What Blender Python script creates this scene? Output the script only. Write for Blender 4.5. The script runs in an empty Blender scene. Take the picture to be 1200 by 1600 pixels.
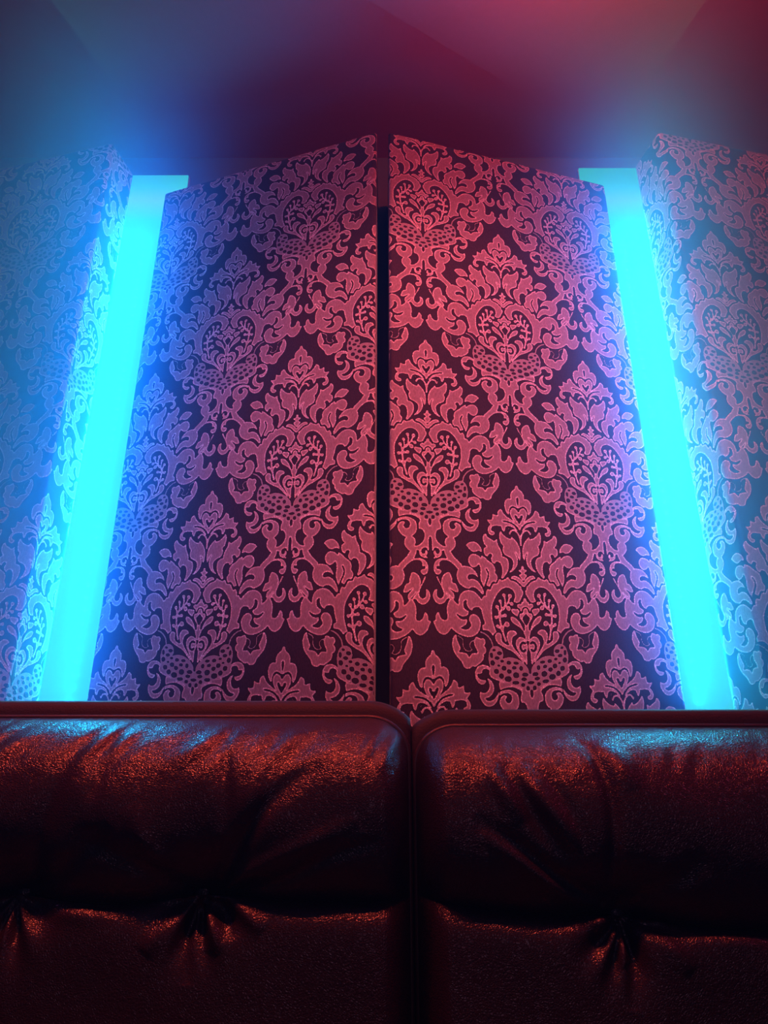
import bpy, bmesh, math, random
import numpy as np
from mathutils import Vector

# ------------------------------------------------------------------ camera, added haze, lights, exposure
SC = bpy.context.scene
COL = SC.collection
EYE = 0.70                      # eye height above the floor; plan: +Y towards the back wall
cam = bpy.data.objects.new('camera', bpy.data.cameras.new('camera')); COL.objects.link(cam)
cam.location = (0, 0, EYE); cam.rotation_euler = (math.radians(90 + 23.9), 0, 0)
cam.data.sensor_fit = 'VERTICAL'; cam.data.sensor_height = 24; cam.data.sensor_width = 18; cam.data.lens = 18
cam.data.clip_start = 0.02
SC.camera = cam
SC.view_settings.view_transform = 'Standard'; SC.view_settings.look = 'None'
SC.view_settings.gamma = 1; SC.view_settings.use_curve_mapping = False
SC.view_settings.exposure = 0.0
SC.cycles.adaptive_threshold = 0.03; SC.cycles.max_bounces = 3; SC.cycles.diffuse_bounces = 2; SC.cycles.glossy_bounces = 2; SC.cycles.volume_bounces = 0; SC.cycles.volume_step_rate = 2

world = bpy.data.worlds.new('dark_room'); SC.world = world; world.use_nodes = True
wn = world.node_tree; wn.nodes.clear()
wo = wn.nodes.new('ShaderNodeOutputWorld'); wb = wn.nodes.new('ShaderNodeBackground')
wb.inputs['Color'].default_value = (0, 0, 0, 1)
wv = wn.nodes.new('ShaderNodeVolumeScatter')      # added haze imitating the bloom of the bright strips, thickest beside the niches
wv.inputs['Color'].default_value = (0.06, 0.32, 1.0, 1); wv.inputs['Anisotropy'].default_value = 0.0
wg = wn.nodes.new('ShaderNodeNewGeometry')
def wmath(op, a, b=None, c=None):
    n = wn.nodes.new('ShaderNodeMath'); n.operation = op
    for i, x in enumerate((a, b, c)):
        if x is None: continue
        if isinstance(x, (int, float)): n.inputs[i].default_value = x
        else: wn.links.new(x, n.inputs[i])
    return n.outputs[0]
wsep = wn.nodes.new('ShaderNodeSeparateXYZ'); wn.links.new(wg.outputs['Position'], wsep.inputs[0])
BLOOM_HAZE = ((-0.96, 1.50, 0.31, 5.0), (0.82, 1.55, 0.24, 5.5))      # plan centre, radius, density of the two added banks of bloom haze
dens = 0.015
for hx, hy, hr, hd in BLOOM_HAZE:
    wx = wmath('SUBTRACT', wsep.outputs[0], hx); wy = wmath('SUBTRACT', wsep.outputs[1], hy)
    wr = wmath('DIVIDE', wmath('ADD', wmath('MULTIPLY', wx, wx), wmath('MULTIPLY', wy, wy)), -hr * hr)
    dens = wmath('MULTIPLY_ADD', wmath('EXPONENT', wr), hd, dens)
wn.links.new(dens, wv.inputs['Density'])
wn.links.new(wb.outputs[0], wo.inputs['Surface']); wn.links.new(wv.outputs[0], wo.inputs['Volume'])
try: world.cycles.volume_step_size = 0.5
except Exception: pass

def lamp(name, kind, loc, energy, color, radius=0.0, aim=None, **kw):
    l = bpy.data.lights.new(name, kind); l.energy = energy; l.color = color
    if kind in ('POINT', 'SPOT'): l.shadow_soft_size = radius
    for k, v in kw.items(): setattr(l, k, v)
    o = bpy.data.objects.new(name, l); COL.objects.link(o); o.location = loc
    if aim is not None:
        o.rotation_euler = (Vector(aim) - Vector(loc)).to_track_quat('-Z', 'Y').to_euler()
    return o
# red party lamp close under the ceiling, rosy lamp high behind the camera, dim violet lamps at both sides
lamp('red_ceiling_lamp', 'POINT', (0.42, 0.86, 2.58), 16, (1.0, 0.05, 0.03), 0.04)
lamp('rose_room_lamp', 'SPOT', (0.40, -0.6, 2.25), 290, (1.0, 0.155, 0.20), 0.08, aim=(0.21, 1.6, 1.64), spot_size=math.radians(39), spot_blend=0.8)
lamp('violet_lamp', 'POINT', (-1.5, 0.3, 2.3), 2.5, (0.35, 0.12, 0.55), 0.05)
lamp('magenta_lamp', 'POINT', (1.7, 0.5, 2.3), 6, (1.0, 0.10, 0.32), 0.05)
lamp('red_ceiling_strip', 'AREA', (-0.35, 0.45, 2.62), 9, (1.0, 0.09, 0.05), aim=(-0.35, 0.75, 0.9), shape='RECTANGLE', size=1.3, size_y=0.04, spread=1.25)
lamp('added_fill_light', 'POINT', (0.3, -1.6, 1.1), 8, (0.60, 0.27, 0.48), 0.25)  # added soft fill from behind the camera, lifts the dark sofa cushions
# unseen blue spots added along both niche strips to strengthen their glow
for X, Y in ((-0.690, 1.715), (0.685, 1.705)):
    for k in range(44):
        lamp('strip_glow_spot', 'SPOT', (X, Y, 1.00 + 0.030 * k), 3.4, (0.004, 0.34, 1.0), 0.0, aim=(X * 0.9, Y - 1, 1.22 + 0.030 * k), spot_size=math.radians(125), spot_blend=0.5)

# ------------------------------------------------------------------ helpers
def mat(name):
    m = bpy.data.materials.new(name); m.use_nodes = True
    nt = m.node_tree; nt.nodes.clear()
    out = nt.nodes.new('ShaderNodeOutputMaterial')
    return m, nt, out
def node(nt, t, **kw):
    n = nt.nodes.new(t)
    for k, v in kw.items():
        if k in n.inputs: n.inputs[k].default_value = v
        else: setattr(n, k, v)
    return n
def link(nt, a, b): nt.links.new(a, b)

def plain(name, color, rough=0.8, noise=0.12, scale=30, bump=0.0, bscale=200):
    m, nt, out = mat(name)
    b = node(nt, 'ShaderNodeBsdfPrincipled', Roughness=rough)
    tc = node(nt, 'ShaderNodeTexCoord'); nz = node(nt, 'ShaderNodeTexNoise', Scale=scale, Detail=4.0)
    link(nt, tc.outputs['Object'], nz.inputs['Vector'])
    mx = node(nt, 'ShaderNodeMix', data_type='RGBA')
    mx.inputs[6].default_value = (*[c * (1 - noise) for c in color], 1); mx.inputs[7].default_value = (*[min(1, c * (1 + noise)) for c in color], 1)
    link(nt, nz.outputs['Fac'], mx.inputs[0]); link(nt, mx.outputs[2], b.inputs['Base Color'])
    if bump:
        n2 = node(nt, 'ShaderNodeTexNoise', Scale=bscale, Detail=6.0); link(nt, tc.outputs['Object'], n2.inputs['Vector'])
        bp = node(nt, 'ShaderNodeBump', Strength=bump, Distance=0.002)
        link(nt, n2.outputs['Fac'], bp.inputs['Height']); link(nt, bp.outputs[0], b.inputs['Normal'])
    link(nt, b.outputs[0], out.inputs[0])
    return m

def mesh_np(name, co, quads, material, parent=None, smooth=True, attrs=None):
    me = bpy.data.meshes.new(name)
    co = np.asarray(co, np.float32); quads = np.asarray(quads, np.int32)
    me.vertices.add(len(co)); me.vertices.foreach_set('co', co.ravel())
    me.loops.add(quads.size); me.loops.foreach_set('vertex_index', quads.ravel())
    me.polygons.add(len(quads))
    me.polygons.foreach_set('loop_start', np.arange(len(quads), dtype=np.int32) * 4)
    me.update(calc_edges=True); me.validate()
    if smooth: me.polygons.foreach_set('use_smooth', np.ones(len(me.polygons), bool))
    for k, v in (attrs or {}).items():
        at = me.attributes.new(k, 'FLOAT', 'POINT'); at.data.foreach_set('value', np.asarray(v, np.float32).ravel())
    me.materials.append(material)
    o = bpy.data.objects.new(name, me); COL.objects.link(o)
    if parent: o.parent = parent
    return o

def grid_quads(nu, nv, off=0, closed_u=False):
    iu = np.arange(nu if closed_u else nu - 1); iv = np.arange(nv - 1)
    a, b = np.meshgrid(iu, iv); a2 = (a + 1) % nu
    return off + np.stack([b * nu + a, b * nu + a2, (b + 1) * nu + a2, (b + 1) * nu + a], -1).reshape(-1, 4)

def box_obj(name, lo, hi, material, parent=None, bevel=0.0, seg=3):
    bm = bmesh.new(); bmesh.ops.create_cube(bm, size=1)
    for v in bm.verts:
        v.co = Vector([(lo[i] + hi[i]) / 2 + v.co[i] * (hi[i] - lo[i]) for i in range(3)])
    if bevel: bmesh.ops.bevel(bm, geom=bm.edges[:], offset=bevel, segments=seg, profile=0.5, affect='EDGES')
    me = bpy.data.meshes.new(name); bm.to_mesh(me); bm.free(); me.materials.append(material)
    if bevel:
        for p in me.polygons: p.use_smooth = True
    o = bpy.data.objects.new(name, me); COL.objects.link(o)
    if parent: o.parent = parent
    return o
def tag(o, label, cat, group=None):
    o['label'] = label; o['category'] = cat
    if group: o['group'] = group
def struct(o): o['kind'] = 'structure'; return o
def empty(name, loc):
    o = bpy.data.objects.new(name, None); COL.objects.link(o); o.location = loc; return o

def tube(name, pts, r, material, parent=None, ns=10):
    pts = np.array(pts, float); n = len(pts)
    T = np.gradient(pts, axis=0); T /= np.linalg.norm(T, axis=1)[:, None]
    ref = np.array([0, 1.0, 0]); A = np.cross(T, ref); A /= np.linalg.norm(A, axis=1)[:, None] + 1e-9; B = np.cross(A, T)
    ang = np.linspace(0, 2 * np.pi, ns, endpoint=False)
    co = pts[:, None, :] + r * (np.cos(ang)[None, :, None] * A[:, None, :] + np.sin(ang)[None, :, None] * B[:, None, :])
    return mesh_np(name, co.reshape(-1, 3), grid_quads(ns, n, closed_u=True), material, parent)

# ------------------------------------------------------------------ the room
M_ceil = plain('ceiling_paint', (0.42, 0.045, 0.07), 0.9, 0.06, 60, 0.25, 400)
M_wall = plain('dark_wall_paint', (0.10, 0.15, 0.16), 0.9, 0.1, 20, 0.2, 300)
M_floor = plain('dark_floor', (0.05, 0.035, 0.035), 0.5, 0.3, 8)
WY, CZ = 1.76, EYE + 2.0
PY_ = WY - 0.006                # the panels stop a hair before the wall
for nm, lo, hi, m in (('floor', (-2.3, -2.3, -0.1), (2.3, WY + .1, 0), M_floor),
                      ('ceiling', (-2.3, -2.3, CZ), (2.3, WY + .1, CZ + .1), M_ceil),
                      ('wall_back', (-2.3, WY, 0), (2.3, WY + .1, CZ), M_wall),
                      ('wall_front', (-2.3, -2.4, 0), (2.3, -2.3, CZ), M_wall),
                      ('wall_left', (-2.4, -2.3, 0), (-2.3, WY, CZ), M_wall),
                      ('wall_right', (2.3, -2.3, 0), (2.4, WY, CZ), M_wall)):
    struct(box_obj(nm, lo, hi, m))

# ------------------------------------------------------------------ the light panels in the gaps between the padded panels
def glow_mat():
    m, nt, out = mat('lit_diffuser')
    tc = node(nt, 'ShaderNodeTexCoord'); sp = node(nt, 'ShaderNodeSeparateXYZ'); link(nt, tc.outputs['Object'], sp.inputs[0])
    mr = node(nt, 'ShaderNodeMapRange'); mr.inputs['From Min'].default_value = 1.72; mr.inputs['From Max'].default_value = 1.90
    link(nt, sp.outputs['Z'], mr.inputs['Value'])          # the tube inside ends short of the top of the diffuser
    cr = node(nt, 'ShaderNodeValToRGB'); e = cr.color_ramp
    e.elements[0].position = 0; e.elements[0].color = (0.042, 0.60, 0.78, 1)
    e.elements[1].position = 1; e.elements[1].color = (0.04, 0.42, 0.46, 1)
    q = e.elements.new(0.45); q.color = (0.12, 0.54, 0.66, 1)
    q = e.elements.new(0.75); q.color = (0.05, 0.52, 0.58, 1)
    link(nt, mr.outputs[0], cr.inputs[0])
    em = node(nt, 'ShaderNodeEmission', Strength=1.15); link(nt, cr.outputs[0], em.inputs['Color'])
    link(nt, em.outputs[0], out.inputs[0]); return m
M_glow = glow_mat()
M_frame = plain('light_housing', (0.25, 0.25, 0.26), 0.5)
for X0, X1, top, where in ((-0.80, -0.60, 1.905, 'left'), (0.60, 0.80, 1.935, 'right')):
    t = empty('light_panel', ((X0 + X1) / 2, WY, EYE))
    tag(t, f'tall glowing cyan wall light in the {where} gap between the padded panels', 'light', 'cyan wall lights behind the panels')
    cx = t.location
    h = box_obj('housing', (X0 - cx.x, -0.014, -0.45), (X1 - cx.x, 0, top), M_frame, t)
    d = box_obj('diffuser', (X0 - cx.x + .002, -0.02, -0.44), (X1 - cx.x - .002, -0.0145, top), M_glow, t, 0.001, 1)

# ------------------------------------------------------------------ damask: the repeat, drawn as outlines in tenths of a millimetre
FIT_R = [[-0.08482, 1.00045, -0.00152, -0.00775], [1.10083, 0.12378, -0.9786, -0.06705]]
FIT_L = [[-0.19833, 1.02403, 0.00885, -0.01905], [1.11007, 0.11802, -0.98253, -0.07453]]
MOTIF = [
 ('f',0,0,[-19,3,20,79,107,158,151,234,151,353,219,348,287,397,317,483,315,574,288,686,242,755,214,732,211,679,178,575,123,538,58,556,-17,581,-54,586,-52,44]),
 ('h',0,0,[-41,335,-18,305,4,329,5,437,-13,539,-37,534]),
 ('f',0,0,[-56,698,-13,688,25,624,74,585,122,578,177,630,194,699,181,790,131,886,73,982,24,1059,-12,1125,-41,1120]),
 ('h',0,0,[-43,820,-11,838,30,775,70,752,84,777,52,861,19,919,-11,967,-38,961]),
 ('f',0,0,[23,1094,65,998,122,909,203,844,285,789,343,724,371,675,399,613,442,629,489,677,502,769,551,767,622,727,626,802,636,873,700,886,763,865,748,921,705,971,684,996,727,1049,750,1117,743,1189,695,1248,639,1259,595,1234,585,1186,618,1161,659,1147,664,1102,638,1051,566,1029,486,1032,430,1034,420,1088,378,1173,347,1150,332,1090,310,1044,262,1029,190,1043,126,1081,78,1123,46,1144]),
 ('e',0,29,[36,1096,80,1034,128,984,201,944,281,921,370,908]),
 ('s',0,44,[-19,1474,-11,1360,17,1244,69,1162,141,1123,196,1139,232,1209]),
 ('s',1,22,[232,1235,262,1170,264,1108,238,1064]),
 ('f',0,0,[53,1859,16,1787,6,1686,13,1565,47,1457,104,1364,160,1305,180,1264,205,1291,215,1330,287,1307,351,1264,409,1204,438,1144,458,1154,488,1230,485,1336,457,1444,408,1505,425,1560,419,1648,378,1713,306,1746,242,1788,206,1851,207,1936,236,2018,309,2098,296,2116,234,2094,158,2026,106,1947,84,1864,87,1762,112,1682,140,1636,104,1675,71,1764]),
 ('f',0,0,[541,1329,579,1359,618,1386,684,1338,758,1294,801,1212,841,1230,879,1297,875,1394,836,1487,803,1517,860,1554,877,1631,854,1703,797,1752,768,1756,763,1713,735,1686,690,1698,678,1722,704,1763,710,1822,680,1886,623,1929,609,1885,578,1867,522,1882,481,1941,467,2045,475,2145,496,2211,479,2260,433,2225,373,2147,321,2060,298,1943,303,1849,337,1786,401,1748,440,1740,451,1635,486,1545,528,1462]),
 ('f',0,0,[904,1654,919,1573,985,1469,1068,1415,1149,1415,1237,1449,1286,1496,1214,1575,1155,1634,1073,1652,994,1626]),
 ('f',0,0,[818,2415,770,2436,734,2356,680,2314,632,2340,588,2269,583,2185,625,2122,620,2029,655,1940,732,1872,777,1841,827,1784,939,1707,939,1780,1006,1721,1088,1694,1168,1703,1229,1774,1241,1860,1204,1951,1138,2001,1074,1990,1027,1961,1002,1924,976,1975,966,2079,982,2196,964,2317,902,2469,873,2410]),
 ('e',0,27,[830,2033,794,2113,798,2215,838,2312,881,2426]),
 ('f',0,0,[913,2591,915,2532,951,2436,1011,2338,1093,2271,1174,2254,1245,2273,1266,2228,1249,2178,1194,2158,1114,2166,1056,2206,1014,2258,1043,2156,1103,2065,1186,1996,1284,1968,1397,1974,1474,2035,1517,2143,1510,2264,1456,2372,1372,2439,1259,2475,1196,2447,1133,2445,1051,2494,985,2568,952,2601]),
 ('f',0,0,[-42,1962,-14,1956,17,1973,23,2031,88,2050,79,2084,32,2109,24,2140,85,2159,69,2203,37,2239,-2,2285,-48,2289]),
 ('f',0,0,[-49,2322,-6,2322,37,2264,123,2197,216,2180,277,2232,269,2262,214,2264,136,2305,57,2387,-5,2439,-51,2430]),
 ('f',0,0,[13,2523,42,2487,41,2438,87,2400,127,2355,174,2317,229,2296,299,2267,324,2208,363,2220,393,2246,447,2269,494,2282,529,2244,572,2287,601,2352,648,2351,694,2360,731,2423,768,2499,832,2469,868,2545,872,2628,919,2623,957,2670,993,2733,1036,2829,1033,2896,984,2933,982,2999,969,3098,942,3181,940,3230,989,3256,996,3307,989,3364,950,3367,872,3380,808,3433,762,3500,738,3453,671,3410,699,3344,726,3246,750,3147,755,3016,745,2870,696,2742,623,2617,518,2501,410,2453,333,2460,254,2509,219,2570,212,2653,233,2716,260,2755,201,2785,124,2783,80,2730,51,2667,14,2605]),
 ('f',0,0,[886,2676,979,2701,1021,2639,1079,2576,1161,2521,1257,2501,1368,2524,1452,2593,1490,2691,1499,2816,1562,2760,1632,2666,1694,2707,1744,2803,1764,2919,1756,3053,1760,3119,1828,3131,1887,3085,1916,3007,1939,2952,1982,2985,2010,3050,2012,3133,2068,3146,2057,3188,2029,3249,1991,3334,1922,3405,1848,3438,1778,3423,1717,3370,1674,3307,1623,3360,1524,3432,1411,3480,1301,3504,1192,3487,1102,3429,1044,3336,1018,3224,1038,3125,1088,3056,1169,3017,1238,3036,1275,3091,1283,3156,1253,3207,1243,3265,1279,3311,1341,3339,1420,3329,1471,3305,1407,3277,1346,3233,1318,3169,1324,3116,1399,3130,1480,3100,1551,3020,1532,3013,1482,3050,1402,3073,1309,3047,1270,2971,1298,2949,1364,2902,1387,2817,1372,2743,1334,2721,1312,2731,1326,2780,1303,2857,1252,2927,1195,2954,1174,2901,1112,2876,1049,2881,1004,2923,989,2998,960,3131,869,3089]),
 ('f',0,0,[1579,2666,1589,2581,1640,2522,1696,2455,1625,2509,1559,2546,1475,2543,1500,2453,1553,2354,1611,2332,1615,2271,1645,2165,1673,2114,1730,2113,1808,2166,1859,2265,1860,2368,1821,2474,1751,2566,1673,2649,1639,2678,1613,2714]),
 ('f',0,0,[1572,3426,1625,3458,1660,3537,1672,3649,1655,3747,1610,3846,1542,3929,1475,4012,1457,4061,1423,4117,1359,4144,1298,4139,1257,4106,1177,4107,1117,4071,1058,4035,1007,3975,988,3897,996,3873,944,3837,929,3767,950,3710,974,3693,941,3631,941,3576,989,3529,1050,3537,1098,3506,1153,3506,1181,3552,1194,3615,1182,3696,1139,3778,1126,3834,1175,3831,1245,3835,1289,3880,1313,3914,1336,3862,1393,3819,1471,3806,1530,3794,1498,3756,1497,3684,1529,3610,1558,3527]),
 ('s',1,29,[1180,3576,1242,3588,1285,3649,1277,3714,1238,3759,1301,3792,1380,3767,1428,3689,1440,3535,1551,3458]),
 ('s',1,37,[782,3689,809,3592,883,3492,962,3430,1041,3401]),
 ('f',0,0,[368,2631,358,2662,333,2682,304,2685,280,2668,272,2639,282,2608,307,2588,336,2585,360,2602]),
 ('f',0,0,[337,2806,327,2834,304,2853,277,2856,255,2840,247,2813,257,2785,279,2766,307,2763,329,2779]),
 ('f',0,0,[503,2611,494,2639,472,2657,445,2660,424,2645,416,2618,425,2590,448,2571,474,2569,496,2584]),
 ('f',0,0,[429,2904,417,2939,389,2963,355,2966,328,2947,318,2913,330,2878,358,2854,392,2851,419,2870]),
 ('f',0,0,[593,2743,585,2769,564,2786,539,2788,519,2774,512,2750,521,2724,542,2707,567,2705,586,2718]),
 ('f',0,0,[676,2867,666,2895,644,2914,617,2916,596,2901,589,2875,598,2847,620,2828,647,2826,668,2841]),
 ('f',0,0,[493,3247,480,3285,449,3311,411,3313,381,3292,371,3256,383,3217,415,3191,453,3189,482,3210]),
 ('f',0,0,[688,3284,679,3311,656,3329,630,3331,609,3316,602,3290,611,3263,633,3245,660,3243,681,3258]),
 ('f',0,0,[504,3056,495,3083,473,3101,446,3103,425,3088,418,3062,427,3035,449,3017,475,3015,496,3030]),
 ('f',0,0,[712,3093,703,3119,682,3137,656,3139,635,3125,628,3099,637,3073,659,3055,685,3053,705,3068]),
 ('s',0,41,[327,2659,370,2762,429,2847,488,2924]),
 ('s',0,44,[307,2808,362,2779]),
 ('s',0,41,[451,2632,440,2748,459,2861,503,2939]),
 ('s',0,37,[549,2755,536,2871,534,2936]),
 ('s',0,41,[632,2879,603,2947,584,3062]),
 ('s',0,48,[429,2847,519,2921,570,2998,582,3095,578,3208,547,3355,515,3500,484,3605]),
 ('s',0,61,[468,3063,560,3072,667,3096]),
 ('s',0,44,[463,3233,514,3293,534,3372]),
 ('s',0,48,[644,3300,574,3337,549,3387]),
 ('f',0,0,[-41,2691,-14,2681,12,2711,15,2768,59,2769,78,2819,131,2807,176,2844,167,2893,121,2921,96,2999,70,2974,53,2918,15,2889,-45,2886]),
 ('f',0,0,[127,2985,151,2935,228,2920,297,2915,318,2954,286,3013,224,3066,170,3098,156,3039]),
 ('f',0,0,[-46,2912,-15,2908,37,2941,58,3015,118,3026,140,3081,115,3155,61,3230,37,3280,37,3390,76,3396,55,3484,18,3580,7,3620,-60,3624]),
 ('h',0,0,[-48,3039,-15,3036,19,3074,66,3126,54,3175,23,3233,-16,3287,-53,3286]),
 ('f',0,0,[61,3397,97,3291,137,3209,207,3132,292,3082,342,3089,344,3137,319,3203,249,3264,172,3310,118,3361,71,3423]),
 ('f',0,0,[-3,3706,14,3627,68,3553,136,3525,203,3545,254,3612,264,3690,242,3784,187,3881,124,3992,86,4055,62,4121,37,4111,24,4043,29,3951,23,3875,-2,3799]),
 ('e',0,41,[50,3672,96,3650,144,3681,163,3750,132,3822,84,3833,58,3803]),
 ('f',0,0,[210,3465,245,3408,321,3379,397,3389,448,3457,455,3552,435,3632,403,3689,479,3676,557,3608,574,3544,569,3465,624,3421,685,3433,721,3502,702,3599,646,3666,553,3727,460,3779,368,3824,291,3890,214,3972,130,4061,97,4088,101,4039,155,3960,233,3847,310,3749,343,3669,338,3591,302,3514,243,3487]),
 ('f',1,0,[-45,4320,-19,4319,7,4287,16,4211,92,4101,198,4019,334,3957,455,3943,552,3961,592,3970,561,3922,561,3844,581,3780,644,3721,721,3701,811,3727,869,3810,894,3934,889,4044,862,4146,845,4186,772,4328,557,4436,391,4511,272,4546,183,4595,93,4658,-53,4663]),
 ('f',0,0,[838,4194,903,4252,870,4323,769,4389,663,4424,558,4421,679,4378,772,4312]),
 ('h',0,0,[170,4313,156,4336,122,4351,80,4353,46,4341,34,4319,47,4296,82,4281,123,4279,157,4291]),
 ('h',0,0,[198,4407,186,4427,154,4440,116,4442,86,4431,74,4412,87,4392,118,4379,156,4377,187,4388]),
 ('h',0,0,[223,4183,215,4212,194,4230,170,4232,150,4215,143,4187,152,4158,172,4139,197,4138,216,4154]),
 ('h',0,0,[207,4522,198,4544,175,4558,148,4559,126,4546,118,4526,127,4504,150,4490,177,4489,199,4501]),
 ('h',0,0,[102,4595,93,4622,71,4639,44,4640,22,4624,14,4598,23,4572,46,4555,73,4554,94,4569]),
 ('h',0,0,[343,4069,331,4087,303,4099,268,4101,240,4092,229,4075,241,4058,269,4046,304,4044,332,4053]),
 ('h',0,0,[383,4166,373,4186,349,4199,320,4201,296,4190,288,4170,297,4150,322,4137,351,4135,375,4146]),
 ('h',0,0,[500,4057,490,4079,465,4094,434,4095,410,4083,401,4062,411,4040,437,4025,467,4023,492,4035]),
 ('h',0,0,[633,4019,625,4034,606,4045,582,4046,564,4038,557,4023,565,4007,584,3996,608,3995,626,4003]),
 ('h',0,0,[369,4316,356,4350,323,4373,282,4375,250,4355,239,4322,252,4287,285,4265,326,4263,358,4282]),
 ('h',0,0,[503,4233,493,4259,467,4276,435,4277,411,4263,402,4238,412,4212,438,4196,470,4194,495,4208]),
 ('h',0,0,[615,4163,604,4191,577,4209,545,4211,519,4195,510,4168,521,4141,548,4123,581,4121,606,4136]),
 ('h',0,0,[708,4104,701,4117,684,4125,664,4126,647,4119,642,4108,648,4096,665,4088,686,4086,702,4093]),
 ('h',0,0,[399,4466,383,4486,345,4500,297,4502,259,4491,245,4472,260,4452,299,4439,347,4437,385,4447]),
 ('h',0,0,[559,4383,544,4417,506,4439,460,4441,423,4422,410,4390,425,4356,463,4334,510,4332,546,4351]),
 ('h',0,0,[680,4320,669,4351,643,4371,611,4372,587,4354,578,4324,589,4293,615,4273,647,4272,672,4289]),
 ('h',0,0,[787,4219,775,4250,748,4270,715,4271,690,4254,681,4225,692,4194,719,4174,752,4173,778,4190]),
 ('h',0,0,[854,4046,844,4076,819,4096,789,4098,765,4080,757,4051,768,4020,793,4000,823,3998,846,4016]),
 ('h',0,0,[757,3950,746,3969,719,3983,686,3985,660,3974,650,3955,661,3936,688,3922,721,3920,747,3931]),
 ('h',0,0,[698,3851,687,3874,659,3889,625,3891,598,3879,589,3858,600,3835,628,3820,662,3818,689,3830]),
 ('h',0,0,[797,3783,789,3798,771,3808,748,3810,730,3801,723,3787,731,3772,750,3762,772,3760,790,3768]),
 ('h',0,0,[853,3889,846,3923,830,3944,811,3945,797,3926,792,3893,800,3859,816,3838,835,3837,849,3856]),
 ('h',0,0,[64,4483,48,4501,7,4514,-42,4516,-82,4507,-97,4490,-81,4472,-41,4459,9,4457,49,4466]),
 ('f',0,0,[-54,4708,20,4646,94,4636,183,4595,272,4549,391,4514,557,4439,678,4419,698,4484,687,4560,670,4609,597,4578,494,4560,390,4564,300,4598,233,4638,207,4676,230,4727,243,4801,236,4875,175,4884,130,4937,113,5040,132,5112,181,5183,252,5239,331,5259,309,5195,310,5136,345,5065,419,5038,513,5058,561,5145,555,5247,504,5321,429,5380,292,5354,234,5370,206,5327,149,5297,77,5304,44,5366,22,5374,20,5274,17,5158,-1,5057,-32,5044,-61,5044]),
 ('h',0,0,[102,4595,93,4620,71,4636,44,4637,22,4623,14,4598,23,4574,45,4558,73,4556,94,4571]),
 ('h',0,0,[-53,4678,-35,4648,-11,4617,13,4661,19,4720,-12,4795,-40,4766]),
 ('f',0,0,[696,4650,611,4608,507,4597,403,4624,312,4687,273,4785,277,4888,304,4968,368,5025,418,5063,506,5065,580,5041,657,4965,702,4874,700,4800,665,4741,607,4706,555,4715,532,4746,567,4790,550,4842,505,4866,455,4838,434,4779,444,4719,489,4680,564,4670,638,4685,693,4725]),
 ('f',0,0,[293,5340,429,5373,506,5480,590,5565,690,5671,656,5735,612,5810,554,5737,470,5652,386,5593,300,5572,228,5584,183,5627,184,5705,152,5713,120,5702,109,5734,123,5762,179,5769,218,5811,198,5867,148,5895,91,5882,50,5812,41,5728,61,5643,113,5572,186,5535,273,5524,347,5537,317,5469,288,5383]),
 ('f',0,0,[220,5334,240,5413,209,5485,143,5522,86,5530,49,5558,46,5537,58,5502,90,5491,52,5438,53,5388,83,5344,104,5358,103,5401,131,5429,175,5414,184,5356,156,5314,106,5303,150,5271]),
 ('f',0,0,[90,5937,126,5920,159,5993,199,6090,266,6200,320,6297,375,6366,425,6434,399,6475,359,6413,323,6420,286,6474,215,6521,144,6527,76,6486,28,6418,12,6337,32,6255,76,6207,121,6190,110,6241,105,6310,121,6364,169,6399,219,6378,249,6324,237,6242,197,6145,143,6048]),
 ('f',0,0,[838,4186,886,4122,979,4078,1071,4078,1153,4123,1202,4215,1197,4323,1162,4402,1090,4467,1022,4470,971,4426,966,4380,1026,4377,1104,4351,1145,4295,1147,4248,1093,4259,1048,4245,1035,4199,991,4163,929,4174,890,4207,903,4260]),
 ('f',0,0,[964,4342,918,4428,906,4520,941,4595,999,4631,1068,4620,1107,4585,1122,4664,1115,4740,1073,4817,1002,4895,911,4912,823,4885,752,4813,714,4724,708,4601,742,4678,799,4751,887,4793,947,4791,1005,4741,935,4732,861,4689,812,4615,802,4510,835,4432,891,4368]),
]

RW, RH, PX = 0.42, 0.745, 0.0008
NX, NY = int(round(RW / PX)), int(round(RH / PX) // 2 * 2)
PY = RH / NY

def smooth_poly(p, closed=True, n=4):
    p = np.asarray(p, float); N = len(p); out = []
    tan = []
    for i in range(N):
        a, b, c = p[i - 1], p[i], p[(i + 1) % N]
        u, v = b - a, c - b
        lu, lv = np.hypot(*u) + 1e-9, np.hypot(*v) + 1e-9
        ca = (u @ v) / (lu * lv)
        tan.append(None if ca < 0.35 else (u / lu + v / lv) / max(1e-9, np.hypot(*(u / lu + v / lv))))
    for i in range(N if closed else N - 1):
        a, b = p[i], p[(i + 1) % N]; L = np.hypot(*(b - a)); ch = (b - a)
        ta = tan[i] * L if tan[i] is not None else ch; tb = tan[(i + 1) % N] * L if tan[(i + 1) % N] is not None else ch
        if not closed and i == 0: ta = ch
        if not closed and i == N - 2: tb = ch
        for k in range(n):
            t = k / n; t2, t3 = t * t, t ** 3
            out.append((2*t3-3*t2+1)*a + (t3-2*t2+t)*ta + (-2*t3+3*t2)*b + (t3-t2)*tb)
    if not closed: out.append(p[-1])
    return np.array(out)

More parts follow.
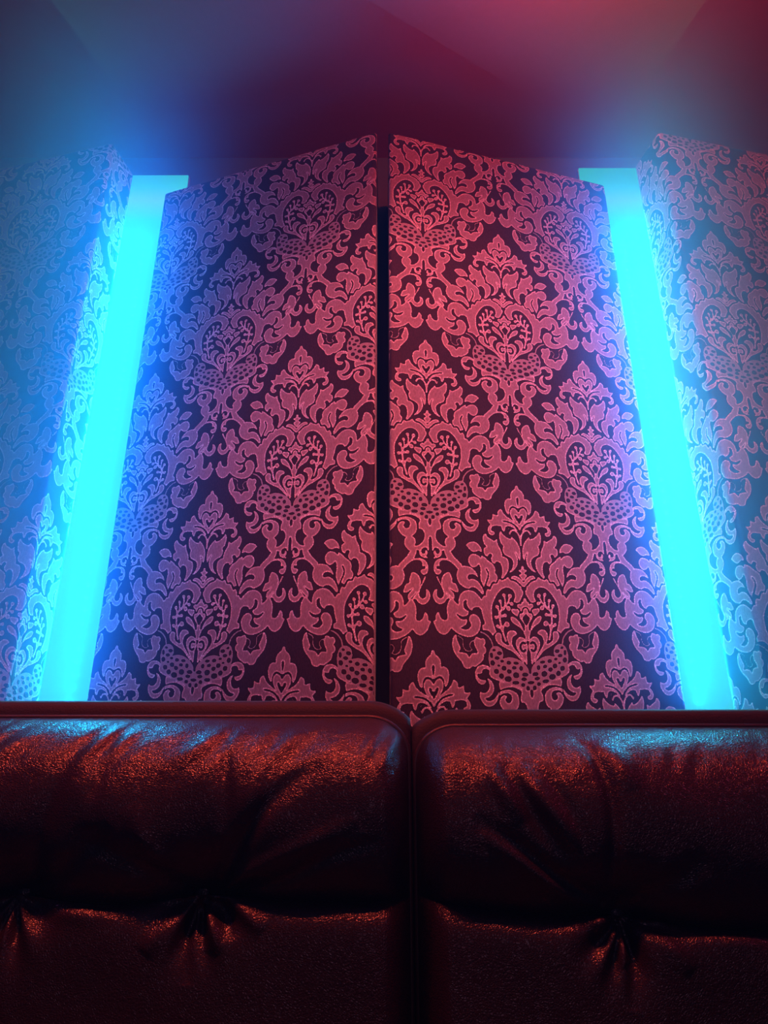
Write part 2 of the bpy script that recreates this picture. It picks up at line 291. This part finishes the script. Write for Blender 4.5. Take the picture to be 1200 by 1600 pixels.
A0, A1, B0, B1 = -0.26, 0.26, -0.02, 0.76            # canvas of one motif
CX, CY = int((A1 - A0) / PX), int((B1 - B0) / PY)
ga = A0 + (np.arange(CX) + .5) * PX; gb = B0 + (np.arange(CY) + .5) * PY
def fill(mask, poly, val):
    lo = poly.min(0); hi = poly.max(0)
    i0, i1 = np.searchsorted(ga, lo[0]), np.searchsorted(ga, hi[0]); j0, j1 = np.searchsorted(gb, lo[1]), np.searchsorted(gb, hi[1])
    if i1 <= i0 or j1 <= j0: return
    X = ga[i0:i1]; sub = mask[j0:j1, i0:i1]; q = np.roll(poly, -1, 0)
    for jj, y in enumerate(gb[j0:j1]):
        cr = (poly[:, 1] > y) != (q[:, 1] > y)
        if not cr.any(): continue
        a, b = poly[cr], q[cr]
        xs = a[:, 0] + (y - a[:, 1]) / (b[:, 1] - a[:, 1]) * (b[:, 0] - a[:, 0])
        ins = ((X[:, None] > xs[None, :]).sum(1) % 2) == 1
        sub[jj][ins] = val
def stroke(mask, pts, w, val):
    p = smooth_poly(pts, False, 5)
    for i in range(len(p) - 1):
        a, b = p[i], p[i + 1]; lo = np.minimum(a, b) - w; hi = np.maximum(a, b) + w
        i0, i1 = np.searchsorted(ga, lo[0]), np.searchsorted(ga, hi[0]); j0, j1 = np.searchsorted(gb, lo[1]), np.searchsorted(gb, hi[1])
        X, Y = np.meshgrid(ga[i0:i1], gb[j0:j1]); d = b - a; t = np.clip(((X - a[0]) * d[0] + (Y - a[1]) * d[1]) / (d @ d + 1e-12), 0, 1)
        dd = np.hypot(X - a[0] - t * d[0], Y - a[1] - t * d[1])
        mask[j0:j1, i0:i1][dd < w / 2] = val
pile = np.zeros((CY, CX), bool); flat = np.zeros((CY, CX), bool)
for k, tone, w, q in MOTIF:
    p = np.array(q, float).reshape(-1, 2) / 10000; p[:, 0] += 0.0014
    v = k in 'fs'
    for m_ in ((pile, v), (flat, v and tone == 1)):
        if k in 'fh': fill(m_[0], smooth_poly(p), m_[1])
        else: stroke(m_[0], p, max(w / 10000, 0.0015), m_[1])
pile |= pile[:, ::-1]; flat |= flat[:, ::-1]; flat &= pile
cell = np.zeros((NY, NX), bool); cellf = np.zeros((NY, NX), bool)
ci = np.floor(ga / PX).astype(int); cj = np.round(gb / PY - .5).astype(int)
for di, dj in ((0, 0), (NX // 2, NY // 2)):
    I = (ci + di) % NX; J = (cj + dj) % NY
    for src, dst in ((pile, cell), (flat, cellf)):
        jj, ii = np.nonzero(src); dst[J[jj], I[ii]] = True
def edt(m, R):
    """distance in pixels from every True pixel to the nearest False one, capped at R"""
    d = np.full(m.shape, float(R)); off = sorted(((i*i+j*j)**.5, i, j) for i in range(-R, R+1) for j in range(-R, R+1) if 0 < i*i+j*j <= R*R)
    for r, i, j in reversed(off):
        d[~np.roll(m, (i, j), (0, 1))] = r
    d[~m] = 0; return d
def blur(a, it=1):
    for _ in range(it):
        for ax in (0, 1): a = (np.roll(a, 1, ax) + 2 * a + np.roll(a, -1, ax)) / 4
    return a
sdf = blur(edt(cell, 7) - edt(~cell, 5), 1) * PX * 1000            # millimetres, + inside the pile
flatf = blur(cellf.astype(float), 2)
def sample(img, a, b):
    x = (a / PX - .5); y = (b / PY - .5); x0 = np.floor(x).astype(int); y0 = np.floor(y).astype(int); fx = x - x0; fy = y - y0
    g = lambda i, j: img[j % NY, i % NX]
    return (g(x0, y0)*(1-fx) + g(x0+1, y0)*fx)*(1-fy) + (g(x0, y0+1)*(1-fx) + g(x0+1, y0+1)*fx)*fy

def damask_mat():
    m, nt, out = mat('damask_fabric')
    at = node(nt, 'ShaderNodeAttribute', attribute_name='pile'); fl = node(nt, 'ShaderNodeAttribute', attribute_name='flat')
    tc = node(nt, 'ShaderNodeTexCoord')
    def math_(op, a, b=None, c=None):
        n = node(nt, 'ShaderNodeMath', operation=op)
        for i, x in enumerate((a, b, c)):
            if x is None: continue
            if isinstance(x, (int, float)): n.inputs[i].default_value = x
            else: link(nt, x, n.inputs[i])
        return n.outputs[0]
    def ramp(v, a, b, lo=0., hi=1.):
        n = node(nt, 'ShaderNodeMapRange', interpolation_type='SMOOTHSTEP')
        for k, x in (('From Min', a), ('From Max', b), ('To Min', lo), ('To Max', hi)): n.inputs[k].default_value = x
        link(nt, v, n.inputs['Value']); return n.outputs[0]
    def mix(f, a, b):
        n = node(nt, 'ShaderNodeMix', data_type='RGBA')
        if isinstance(f, float): n.inputs[0].default_value = f
        else: link(nt, f, n.inputs[0])
        for i, x in ((6, a), (7, b)):
            if isinstance(x, tuple): n.inputs[i].default_value = (*x, 1)
            else: link(nt, x, n.inputs[i])
        return n.outputs[2]
    n1 = node(nt, 'ShaderNodeTexNoise', Scale=420.0, Detail=3.0); link(nt, tc.outputs['Object'], n1.inputs['Vector'])
    mp = node(nt, 'ShaderNodeMapping'); mp.inputs['Scale'].default_value = (1, 1, 0.22); link(nt, tc.outputs['Object'], mp.inputs[0])
    n2 = node(nt, 'ShaderNodeTexNoise', Scale=700.0, Detail=2.0); link(nt, mp.outputs[0], n2.inputs['Vector'])   # vertical threads
    n3 = node(nt, 'ShaderNodeTexNoise', Scale=9.0, Detail=3.0); link(nt, tc.outputs['Object'], n3.inputs['Vector'])
    jit = math_('MULTIPLY_ADD', n1.outputs['Fac'], 0.9, -0.45)
    d = math_('ADD', at.outputs['Fac'], jit)
    inside = ramp(d, 0.25, 0.8)
    rim = math_('MULTIPLY', inside, ramp(d, 1.8, 4.4, 1., 0.))
    threads = ramp(n2.outputs['Fac'], 0.35, 0.68)
    body = mix(threads, (0.20, 0.15, 0.16), (0.30, 0.23, 0.245))
    fleck = ramp(n1.outputs['Fac'], 0.50, 0.66)
    rimc = mix(fleck, (0.44, 0.34, 0.35), (1.0, 0.92, 0.90))
    c = mix(rim, body, rimc)
    c = mix(fl.outputs['Fac'], c, mix(threads, (0.24, 0.20, 0.22), (0.33, 0.28, 0.30)))
    halo = ramp(at.outputs['Fac'], -2.2, -0.4)
    ground = mix(threads, (0.020, 0.013, 0.020), (0.034, 0.020, 0.030))
    ground = mix(halo, ground, (0.010, 0.005, 0.006))
    c = mix(inside, ground, c)
    b = node(nt, 'ShaderNodeBsdfPrincipled', Roughness=0.75)
    b.inputs['Sheen Weight'].default_value = 0.15; b.inputs['Sheen Roughness'].default_value = 0.4
    b.inputs['Specular IOR Level'].default_value = 0.25
    link(nt, c, b.inputs['Base Color'])
    hgt = math_('ADD', ramp(at.outputs['Fac'], -0.8, 1.6), math_('MULTIPLY', n1.outputs['Fac'], 0.35))
    bp = node(nt, 'ShaderNodeBump', Strength=0.5, Distance=0.0012); link(nt, hgt, bp.inputs['Height']); link(nt, bp.outputs[0], b.inputs['Normal'])
    link(nt, b.outputs[0], out.inputs[0]); return m
M_dam = damask_mat()
M_board = plain('panel_board', (0.05, 0.04, 0.035), 0.8)

def padded_panel(P0, P1, inner, outer, abfun, step, label, top=1.80, z0=-0.25):
    """P0 inner front corner, P1 outer front corner (plan); inner/outer: plan points of the returns, walked from the front corner"""
    P0, P1 = np.array(P0), np.array(P1); e = (P1 - P0); L = np.hypot(*e); e /= L
    path = [np.array(p, float) for p in reversed(inner)] + [P0, P1] + [np.array(p, float) for p in outer]
    ni = len(inner)
    r = 0.011
    pl = [path[0]]
    for i in range(1, len(path) - 1):                        # rounded padded corners
        a, b, c = path[i-1], path[i], path[i+1]
        u = (a - b) / np.hypot(*(a - b)); v = (c - b) / np.hypot(*(c - b)); rr = min(r, .4*np.hypot(*(a-b)), .4*np.hypot(*(c-b)))
        for t in np.linspace(0, 1, 7): pl.append((1-t)**2*(b+u*rr) + 2*t*(1-t)*b + t*t*(b+v*rr))
    pl.append(path[-1]); pl = np.array(pl)
    cum = np.r_[0, np.cumsum(np.hypot(*np.diff(pl, axis=0).T))]
    n = int(cum[-1] / step) + 1; u = np.linspace(0, cum[-1], n)
    xy = np.stack([np.interp(u, cum, pl[:, k]) for k in (0, 1)], -1)
    i0 = 1 + 7 * (ni - 1) + 3 if ni else 0
    s = u - cum[i0]                                          # arc length measured from the inner front corner
    zs = np.r_[np.linspace(z0, 0.08, 8)[:-1], np.arange(0.08, top + step / 2, step)]; zs[-1] = top
    S, Z = np.meshgrid(s, zs)
    X = np.broadcast_to(xy[:, 0], S.shape).copy(); Y = np.broadcast_to(xy[:, 1], S.shape).copy()
    # stuffed face: slightly proud in the middle, softened at the top edge
    nrm = np.array([e[1], -e[0]]);  nrm = nrm if nrm[1] < 0 else -nrm
    t = np.clip(S / L, 0, 1); puff = 0.006 * (np.clip(np.sin(np.pi * t), 0, 1) ** 0.5) * np.clip((top - Z) / 0.03, 0, 1) ** .5
    puff += 0.0012 * np.sin(S * 23 + Z * 5) * np.sin(Z * 9)*np.clip(np.sin(np.pi*t),0,1)
    X += nrm[0] * puff; Y += nrm[1] * puff
    a, b = abfun(S, Z); pa = sample(sdf, a, b); pf = sample(flatf, a, b)
    co = np.stack([X, Y, Z + EYE], -1).reshape(-1, 3)
    quads = grid_quads(n, len(zs)); 
    # closed top
    topi = (len(zs) - 1) * n; cpt = len(co); cx, cy = xy.mean(0)
    m_ = min(n - 1, (n - 1)); co = np.r_[co, [[cx, cy, top + EYE]]]
    caps = np.array([[topi + i, topi + i + 1, cpt, cpt] for i in range(n - 1)])
    o = mesh_np('padded_panel', co, quads, M_dam, None, True, None)
    at = o.data.attributes.new('pile', 'FLOAT', 'POINT'); at.data.foreach_set('value', np.r_[pa.ravel(), -3].astype(np.float32))
    at = o.data.attributes.new('flat', 'FLOAT', 'POINT'); at.data.foreach_set('value', np.r_[pf.ravel(), 0].astype(np.float32))
    # board that closes the back and the top
    bm = bmesh.new(); ring = [bm.verts.new((p[0], p[1], top + EYE - .004)) for p in pl]; low = [bm.verts.new((p[0], p[1], z0 + EYE + .002)) for p in pl]
    cm = np.mean(pl, 0)
    for v in ring + low: v.co.x += (cm[0] - v.co.x) * .012; v.co.y += (cm[1] - v.co.y) * .03
    bm.faces.new(ring); bm.faces.new(low[::-1])
    for i in range(len(pl)):
        j = (i + 1) % len(pl); bm.faces.new((ring[i], low[i], low[j], ring[j]))
    bmesh.ops.recalc_face_normals(bm, faces=bm.faces[:])
    me = bpy.data.meshes.new('backing_board'); bm.to_mesh(me); bm.free(); me.materials.append(M_board)
    bo = bpy.data.objects.new('backing_board', me); COL.objects.link(bo); bo.parent = o
    tag(o, label, 'wall panel', 'damask padded wall panels')
    return o
def bil(c): return lambda S, Z: (c[0][0] + c[0][1]*S + c[0][2]*Z + c[0][3]*S*Z, c[1][0] + c[1][1]*S + c[1][2]*Z + c[1][3]*S*Z)
padded_panel((-.02, 1.50), (-.656, 1.715), [(-.018, PY_)], [(-.654, WY - .022)], bil(FIT_L), 0.0021, 'damask padded panel left of the dark centre slit, beside the left cyan light')
padded_panel((.012, 1.50), (.652, 1.684), [(.012, PY_)], [(.652, WY - .022)], bil(FIT_R), 0.0021, 'damask padded panel right of the dark centre slit, beside the right cyan light')
padded_panel((-.755, 1.536), (-1.40, 1.699), [(-.729, 1.648), (-.83, PY_)], [(-1.40, PY_)], lambda S, Z: (S - .193, 1.854 - Z), 0.0027,
             'blue-lit damask padded panel at the far left edge of the picture')
padded_panel((.751, 1.50), (1.39, 1.643), [(.722, 1.617), (.82, PY_)], [(1.39, PY_)], lambda S, Z: (S - .090, 1.466 - Z), 0.0027,
             'damask padded panel at the far right edge, rosy above and blue below')

# ------------------------------------------------------------------ leather sofa modules
def leather_mat():
    m, nt, out = mat('oxblood_leather')
    tc = node(nt, 'ShaderNodeTexCoord')
    b = node(nt, 'ShaderNodeBsdfPrincipled', Roughness=0.28)
    nz = node(nt, 'ShaderNodeTexNoise', Scale=7.0, Detail=5.0); link(nt, tc.outputs['Object'], nz.inputs['Vector'])
    mx = node(nt, 'ShaderNodeMix', data_type='RGBA'); mx.inputs[6].default_value = (0.016, 0.010, 0.016, 1); mx.inputs[7].default_value = (0.028, 0.016, 0.024, 1)
    link(nt, nz.outputs['Fac'], mx.inputs[0]); link(nt, mx.outputs[2], b.inputs['Base Color'])
    v1 = node(nt, 'ShaderNodeTexVoronoi', Scale=330.0, feature='DISTANCE_TO_EDGE'); 
    nd = node(nt, 'ShaderNodeTexNoise', Scale=60.0, Detail=3.0); link(nt, tc.outputs['Object'], nd.inputs['Vector'])
    va = node(nt, 'ShaderNodeVectorMath', operation='MULTIPLY_ADD'); link(nt, nd.outputs['Color'], va.inputs[0]); va.inputs[1].default_value = (.012, .012, .012); link(nt, tc.outputs['Object'], va.inputs[2])
    link(nt, va.outputs[0], v1.inputs['Vector'])
    r = node(nt, 'ShaderNodeMapRange'); r.inputs['From Max'].default_value = 0.28; link(nt, v1.outputs['Distance'], r.inputs['Value'])
    n2 = node(nt, 'ShaderNodeTexNoise', Scale=150.0, Detail=4.0); link(nt, va.outputs[0], n2.inputs['Vector'])
    ad = node(nt, 'ShaderNodeMath', operation='MULTIPLY_ADD'); link(nt, n2.outputs['Fac'], ad.inputs[0]); ad.inputs[1].default_value = 0.9; link(nt, r.outputs[0], ad.inputs[2])
    bp = node(nt, 'ShaderNodeBump', Strength=0.42, Distance=0.0007); link(nt, ad.outputs[0], bp.inputs['Height'])
    link(nt, bp.outputs[0], b.inputs['Normal']); link(nt, b.outputs[0], out.inputs[0]); return m
M_lea = leather_mat()
M_pipe = plain('piping_leather', (0.025, 0.016, 0.022), 0.4, 0.1, 40, 0.2, 500)
M_shell = plain('sofa_back_leather', (0.009, 0.007, 0.010), 0.7, 0.1, 30, 0.3, 350)
M_foot = plain('sofa_foot_wood', (0.04, 0.025, 0.02), 0.4)

ZTOP_L = 0.1688
ZTOP_R = 0.1569
SEAM_L = [(-0.771, -0.0472), (-0.6361, -0.0431), (-0.5272, -0.0552), (-0.4241, -0.0431), (-0.385, -0.0499), (-0.3162, -0.0559), (-0.2565, -0.0519), (-0.2134, -0.0444), (-0.174, -0.0458), (-0.1132, -0.0505), (-0.0302, -0.0526), (0.0302, -0.0499)]
SEAM_R = [(0.034, -0.0458), (0.0679, -0.0526), (0.1202, -0.0606), (0.1948, -0.0673), (0.2713, -0.0659), (0.3284, -0.0752), (0.3872, -0.0805), (0.4464, -0.0825), (0.5153, -0.0739), (0.632, -0.0838), (0.855, -0.0838)]
TUFT_L = [(-0.2134, -0.0444), (-0.4241, -0.0431), (-0.6361, -0.0431), (-0.8476, -0.0444)]
TUFT_R = [(0.2713, -0.0659), (0.5153, -0.0739), (0.7383, -0.0772)]
CU_L = [(0.011, -0.01, [-0.1937, -0.0356, -0.1645, 0.0149, -0.1223, 0.0641, -0.0777, 0.1007]), (0.01, 0.006, [-0.1791, -0.0356, -0.133, -0.0123, -0.0747, 0.0135, -0.0302, 0.0357]), (0.008, -0.006, [-0.1677, -0.0402, -0.1173, -0.029, -0.0594, -0.0022, -0.0075, 0.0114]), (-0.01, -0.005, [-0.1855, 0.0149, -0.1859, 0.057, -0.1933, 0.1081, -0.1974, 0.1384]), (-0.01, 0.004, [-0.1613, 0.0218, -0.1534, 0.0714, -0.1525, 0.1156]), (0.012, -0.006, [-0.2189, -0.0388, -0.2964, -0.0056, -0.3601, 0.0218]), (0.012, 0.005, [-0.2196, -0.0323, -0.2676, 0.0012, -0.2963, 0.0498]), (0.012, -0.007, [-0.4062, -0.0323, -0.3976, 0.0218, -0.3847, 0.0786, -0.3778, 0.1308]), (0.012, -0.005, [-0.402, -0.0356, -0.362, -0.0123, -0.3161, 0.0287]), (-0.009, -0.004, [-0.3418, 0.0498, -0.3368, 0.0933, -0.3305, 0.1308]), (-0.014, -0.004, [0.0, -0.0323, 0.006, 0.0357, 0.0, 0.1007])]
CL_L = [(0.01, 0.01, [-0.2179, -0.0486, -0.243, -0.0711, -0.2656, -0.1025]), (0.01, 0.009, [-0.1995, -0.0519, -0.1921, -0.0775, -0.1912, -0.1025]), (0.009, 0.008, [-0.1816, -0.0486, -0.155, -0.0648, -0.136, -0.0806]), (0.008, -0.008, [-0.2089, -0.0519, -0.2144, -0.0838, -0.2164, -0.1329]), (-0.012, 0.006, [-0.3907, -0.057, -0.3396, -0.0603, -0.2893, -0.0583]), (0.01, 0.006, [-0.4141, -0.0486, -0.4241, -0.0711, -0.4333, -0.0963]), (0.01, -0.006, [-0.1847, -0.0551, -0.171, -0.09])]
CU_R = [(-0.008, -0.007, [0.2408, 0.1384, 0.2572, 0.1081, 0.266, 0.0641, 0.2638, 0.0012, 0.2583, -0.0454]), (-0.014, 0.006, [0.2636, 0.1308, 0.2835, 0.1007, 0.2943, 0.0641]), (-0.012, 0.008, [0.1204, 0.1007, 0.1453, 0.0641, 0.1618, 0.0287]), (-0.012, -0.008, [0.1359, 0.1007, 0.1618, 0.0605, 0.1875, 0.0218, 0.2209, -0.019]), (-0.012, 0.006, [0.1554, 0.1007, 0.1899, 0.0498, 0.223, 0.0012]), (-0.01, -0.005, [0.1826, 0.1007, 0.2127, 0.0498, 0.2371, -0.0056]), (0.009, -0.008, [0.2501, -0.0532, 0.2053, -0.029, 0.1563, 0.0046, 0.1057, 0.0357]), (0.009, 0.007, [0.2531, -0.0583, 0.204, -0.0421, 0.1554, -0.009, 0.1125, 0.0218]), (0.012, -0.005, [0.2684, -0.0519, 0.3221, -0.0323, 0.3705, -0.0056])]
CL_R = [(0.01, 0.01, [0.2484, -0.0679, 0.2622, -0.09, 0.2711, -0.1147]), (0.009, 0.008, [0.2408, -0.0711, 0.2494, -0.09]), (0.009, -0.007, [0.2767, -0.0711, 0.2754, -0.1086, 0.2691, -0.1566]), (0.01, 0.006, [0.2943, -0.0743, 0.3196, -0.0963, 0.337, -0.1208]), (-0.012, 0.005, [0.3571, -0.085, 0.3996, -0.0869, 0.4356, -0.085])]
GATHER = (1.0, 0.35)


def seam_z(x, pts):
    pts = np.array(pts); xs = np.linspace(pts[0, 0], pts[-1, 0], 400); zs = np.interp(xs, pts[:, 0], pts[:, 1])
    k = np.ones(15) / 15; zs = np.convolve(np.pad(zs, 7, mode='edge'), k, 'valid'); return np.interp(x, xs, zs)

def crease_field(X, Z, creases):
    D = np.zeros_like(X)
    for w, amp, q in creases:
        p = smooth_poly(np.array(q, float).reshape(-1, 2), False, 5)
        best = np.full(X.shape, 9.0); tt = np.zeros_like(X); N = len(p) - 1
        for i in range(N):
            a, b = p[i], p[i+1]; d = b - a; t = np.clip(((X-a[0])*d[0] + (Z-a[1])*d[1]) / (d @ d + 1e-12), 0, 1)
            dd = np.hypot(X-a[0]-t*d[0], Z-a[1]-t*d[1]); m_ = dd < best; best[m_] = dd[m_]; tt[m_] = ((i + t) / N)[m_]
        env = np.sqrt(np.clip(1 - tt, 0, 1)) if w > 0 else np.sin(np.pi * np.clip(tt, .02, .98))
        D += amp * env * np.exp(-(best / abs(w)) ** 2)
    return D

def sofa_module(side, xa, xb, ztop, seam, tufts, creases_u, creases_l, label, cr=0.055, zend=-0.30):
    """xa..xb in plan; ztop above the eye; the seam line splits the upper roll and the lower cushion"""
    root = empty('sofa_module', ((xa + xb) / 2, 1.15, 0)); ox, oy = root.location.x, root.location.y
    tag(root, label, 'sofa', 'leather sofa modules under the panels')
    W_ = xb - xa; n = int(W_ / 0.0025); xs = np.linspace(xa, xb, n)
    def toploc(x):                                        # rounded upper corners of the back
        d = np.minimum(x - xa, xb - x); d = np.clip(d, 0, cr)
        return ztop - (cr - np.sqrt(np.clip(cr*cr - (cr - d)**2, 0, None))) * 0.92
    zt = toploc(xs); sz = seam_z(xs, seam)
    edge = np.clip(np.minimum(xs - xa, xb - xs) / 0.035, 0, 1); edge = np.sqrt(1 - (1 - edge)**2)     # side rounding
    tl = np.ones(n)
    def tuft_w(x, z, rx, rz): return sum(np.exp(-((x - tx)/rx)**2 - ((z - tz)/rz)**2) for tx, tz in tufts)
    YB = 1.075
    for part in ('upper', 'lower'):
        nv = 150
        v = np.linspace(0, 1, nv)[:, None]
        X = np.broadcast_to(xs, (nv, n)).copy()
        if part == 'upper':
            # v: 0 piping line at the top -> 1 seam
            ph = v * 1.0
            zz = zt[None, :] + (sz - zt)[None, :] * (0.20 - 0.20*np.cos(np.pi * v) + 0.6 * v ** 0.8)
            full = np.clip(np.sin(np.pi * v ** 0.70), 0, 1) ** 0.92
            depth = 0.086 * full + 0.080 * v
            Y = YB - depth * (0.12 + 0.88*edge[None, :])
            Z = zz
            D = crease_field(X, Z, creases_u)
            D += -0.016 * tuft_w(X, Z, .045, .045)
            # small gathers along the top stitching
            g = np.sin(X*150 + 2.0*np.sin(X*37) - Z*110) * np.exp(-((ztop - 0.045 - Z)/0.030)**2) * (0.6 + .4*np.sin(X*53+1))
            D += 0.0034 * g * GATHER[side]
            D += 0.0022*np.sin(X*31 + 9*Z + 1.3*np.sin(Z*21))*np.sin(Z*24+X*7) * full
        else:
            zb = zend
            Z = sz[None, :] + (zb - sz)[None, :] * v
            full = (1 - np.exp(-v / 0.045)) 
            depth = 0.080 + 0.024 * full - 0.012*v
            Y = YB - depth * (0.12 + 0.88*edge[None, :])
            D = crease_field(X, Z, creases_l)
            D += -0.022 * tuft_w(X, Z, .035, .05) * (1 - np.exp(-v/0.03))
            for tx, tz in tufts:                          # fan of pleats below each button
                ang = np.arctan2(X - tx, tz - Z + 1e-4); rr = np.hypot(X - tx, Z - tz)
                D += 0.0055 * np.cos(ang * 9 + 1.5*np.sin(ang*3+side)) * np.exp(-((rr - .035)/.032)**2) * (np.abs(ang) < 1.5)
            D += 0.002*np.sin(X*23 + 5*Z)*np.sin(Z*19+X*5)
        Y = Y - D * edge[None, :]
        co = np.stack([X - ox, Y - oy, Z + EYE], -1).reshape(-1, 3)
        o = mesh_np(part + '_back_cushion', co, grid_quads(n, nv), M_lea, root)
        if part == 'upper': up = o
    # buttons sunk in the seam
    for tx, tz in tufts:
        bm = bmesh.new(); bmesh.ops.create_uvsphere(bm, u_segments=20, v_segments=12, radius=0.009)
        for q in bm.verts: q.co = Vector((q.co.x, q.co.y * .5, q.co.z)) + Vector((tx - ox, YB - .066 - oy, tz + EYE))
        me = bpy.data.meshes.new('button'); bm.to_mesh(me); bm.free(); me.materials.append(M_lea)
        for p in me.polygons: p.use_smooth = True
        b_ = bpy.data.objects.new('button', me); COL.objects.link(b_); b_.parent = root
    # back shell: slab with the same rounded outline, its soft edge showing above the cushion
    bd = 0.017; out = [(xa - .001, zend)]
    ring = [(x, toploc(np.array([x]))[0]) for x in np.r_[xa, xa + cr*(1-np.cos(np.linspace(0, np.pi/2, 14)))[1:], np.linspace(xa+cr, xb-cr, 30)[1:-1], xb - cr*(1-np.cos(np.linspace(np.pi/2, 0, 14)))[:-1], xb]]
    ring = [(xa, zend)] + ring + [(xb, zend)]
    ring = np.array(ring); cxm = (xa+xb)/2
    prof = [(0.0, 0.0), (.008, .001), (.016, .003), (.022, .008), (.0255, .017), (.026, .05), (.024, .11), (.012, .135), (-.01, .14)]   # (grow, back)
    nr = len(ring); T = np.gradient(ring, axis=0); T /= np.hypot(*T.T)[:, None]; Nn = np.stack([-T[:, 1], T[:, 0]], -1)
    g_ = []
    for gr, bk in prof:
        p = ring + Nn * gr * np.where(ring[:, 1] > zend + .01, 1, .3)[:, None]
        p[:, 0] = np.clip(p[:, 0], xa - .004, xb + .004)
        g_.append(np.stack([p[:, 0] - ox, np.full(nr, YB + bk - oy), p[:, 1] + EYE], -1))
    g_ = np.array(g_)
    mesh_np('back_shell', g_.reshape(-1, 3), grid_quads(nr, len(prof)), M_shell, root)
    bm = bmesh.new(); vs = [bm.verts.new(Vector(p)) for p in g_[-1]]; bm.faces.new(vs)
    me = bpy.data.meshes.new('rear_cover'); bm.to_mesh(me); bm.free(); me.materials.append(M_shell)
    rc = bpy.data.objects.new('rear_cover', me); COL.objects.link(rc); rc.parent = root
    pp = [(p[0] - ox, YB - .004 - oy, p[1] + EYE - .001) for p in ring]
    dens = []
    for i in range(len(pp) - 1):
        for t in np.linspace(0, 1, 4)[:-1]: dens.append(np.array(pp[i])*(1-t) + np.array(pp[i+1])*t)
    dens.append(np.array(pp[-1]))
    tube('piping', dens, 0.0042, M_pipe, root)
    # seat, base, feet (below the picture)
    box_obj('seat_cushion', (xa - ox + .004, .33 - oy, .26), (xb - ox - .004, .99 - oy, .43), M_lea, root, .035, 5)
    box_obj('base', (xa - ox + .004, .36 - oy, .07), (xb - ox - .004, 1.20 - oy, .262), M_shell, root, .02, 3)
    for fx in (xa + .08, xb - .08):
        for fy in (.42, 1.12): box_obj('foot', (fx - .02 - ox, fy - .02 - oy, 0), (fx + .02 - ox, fy + .02 - oy, .075), M_foot, root, .004, 2)
    return root

sofa_module(0, -0.86, 0.0325, ZTOP_L, SEAM_L, TUFT_L, CU_L, CL_L, 'dark oxblood leather sofa module on the left, red glints along its top edge')
sofa_module(1, 0.0415, 0.90, ZTOP_R, SEAM_R, TUFT_R, CU_R, CL_R, 'dark oxblood leather sofa module on the right, slightly lower, with a vertical fold')
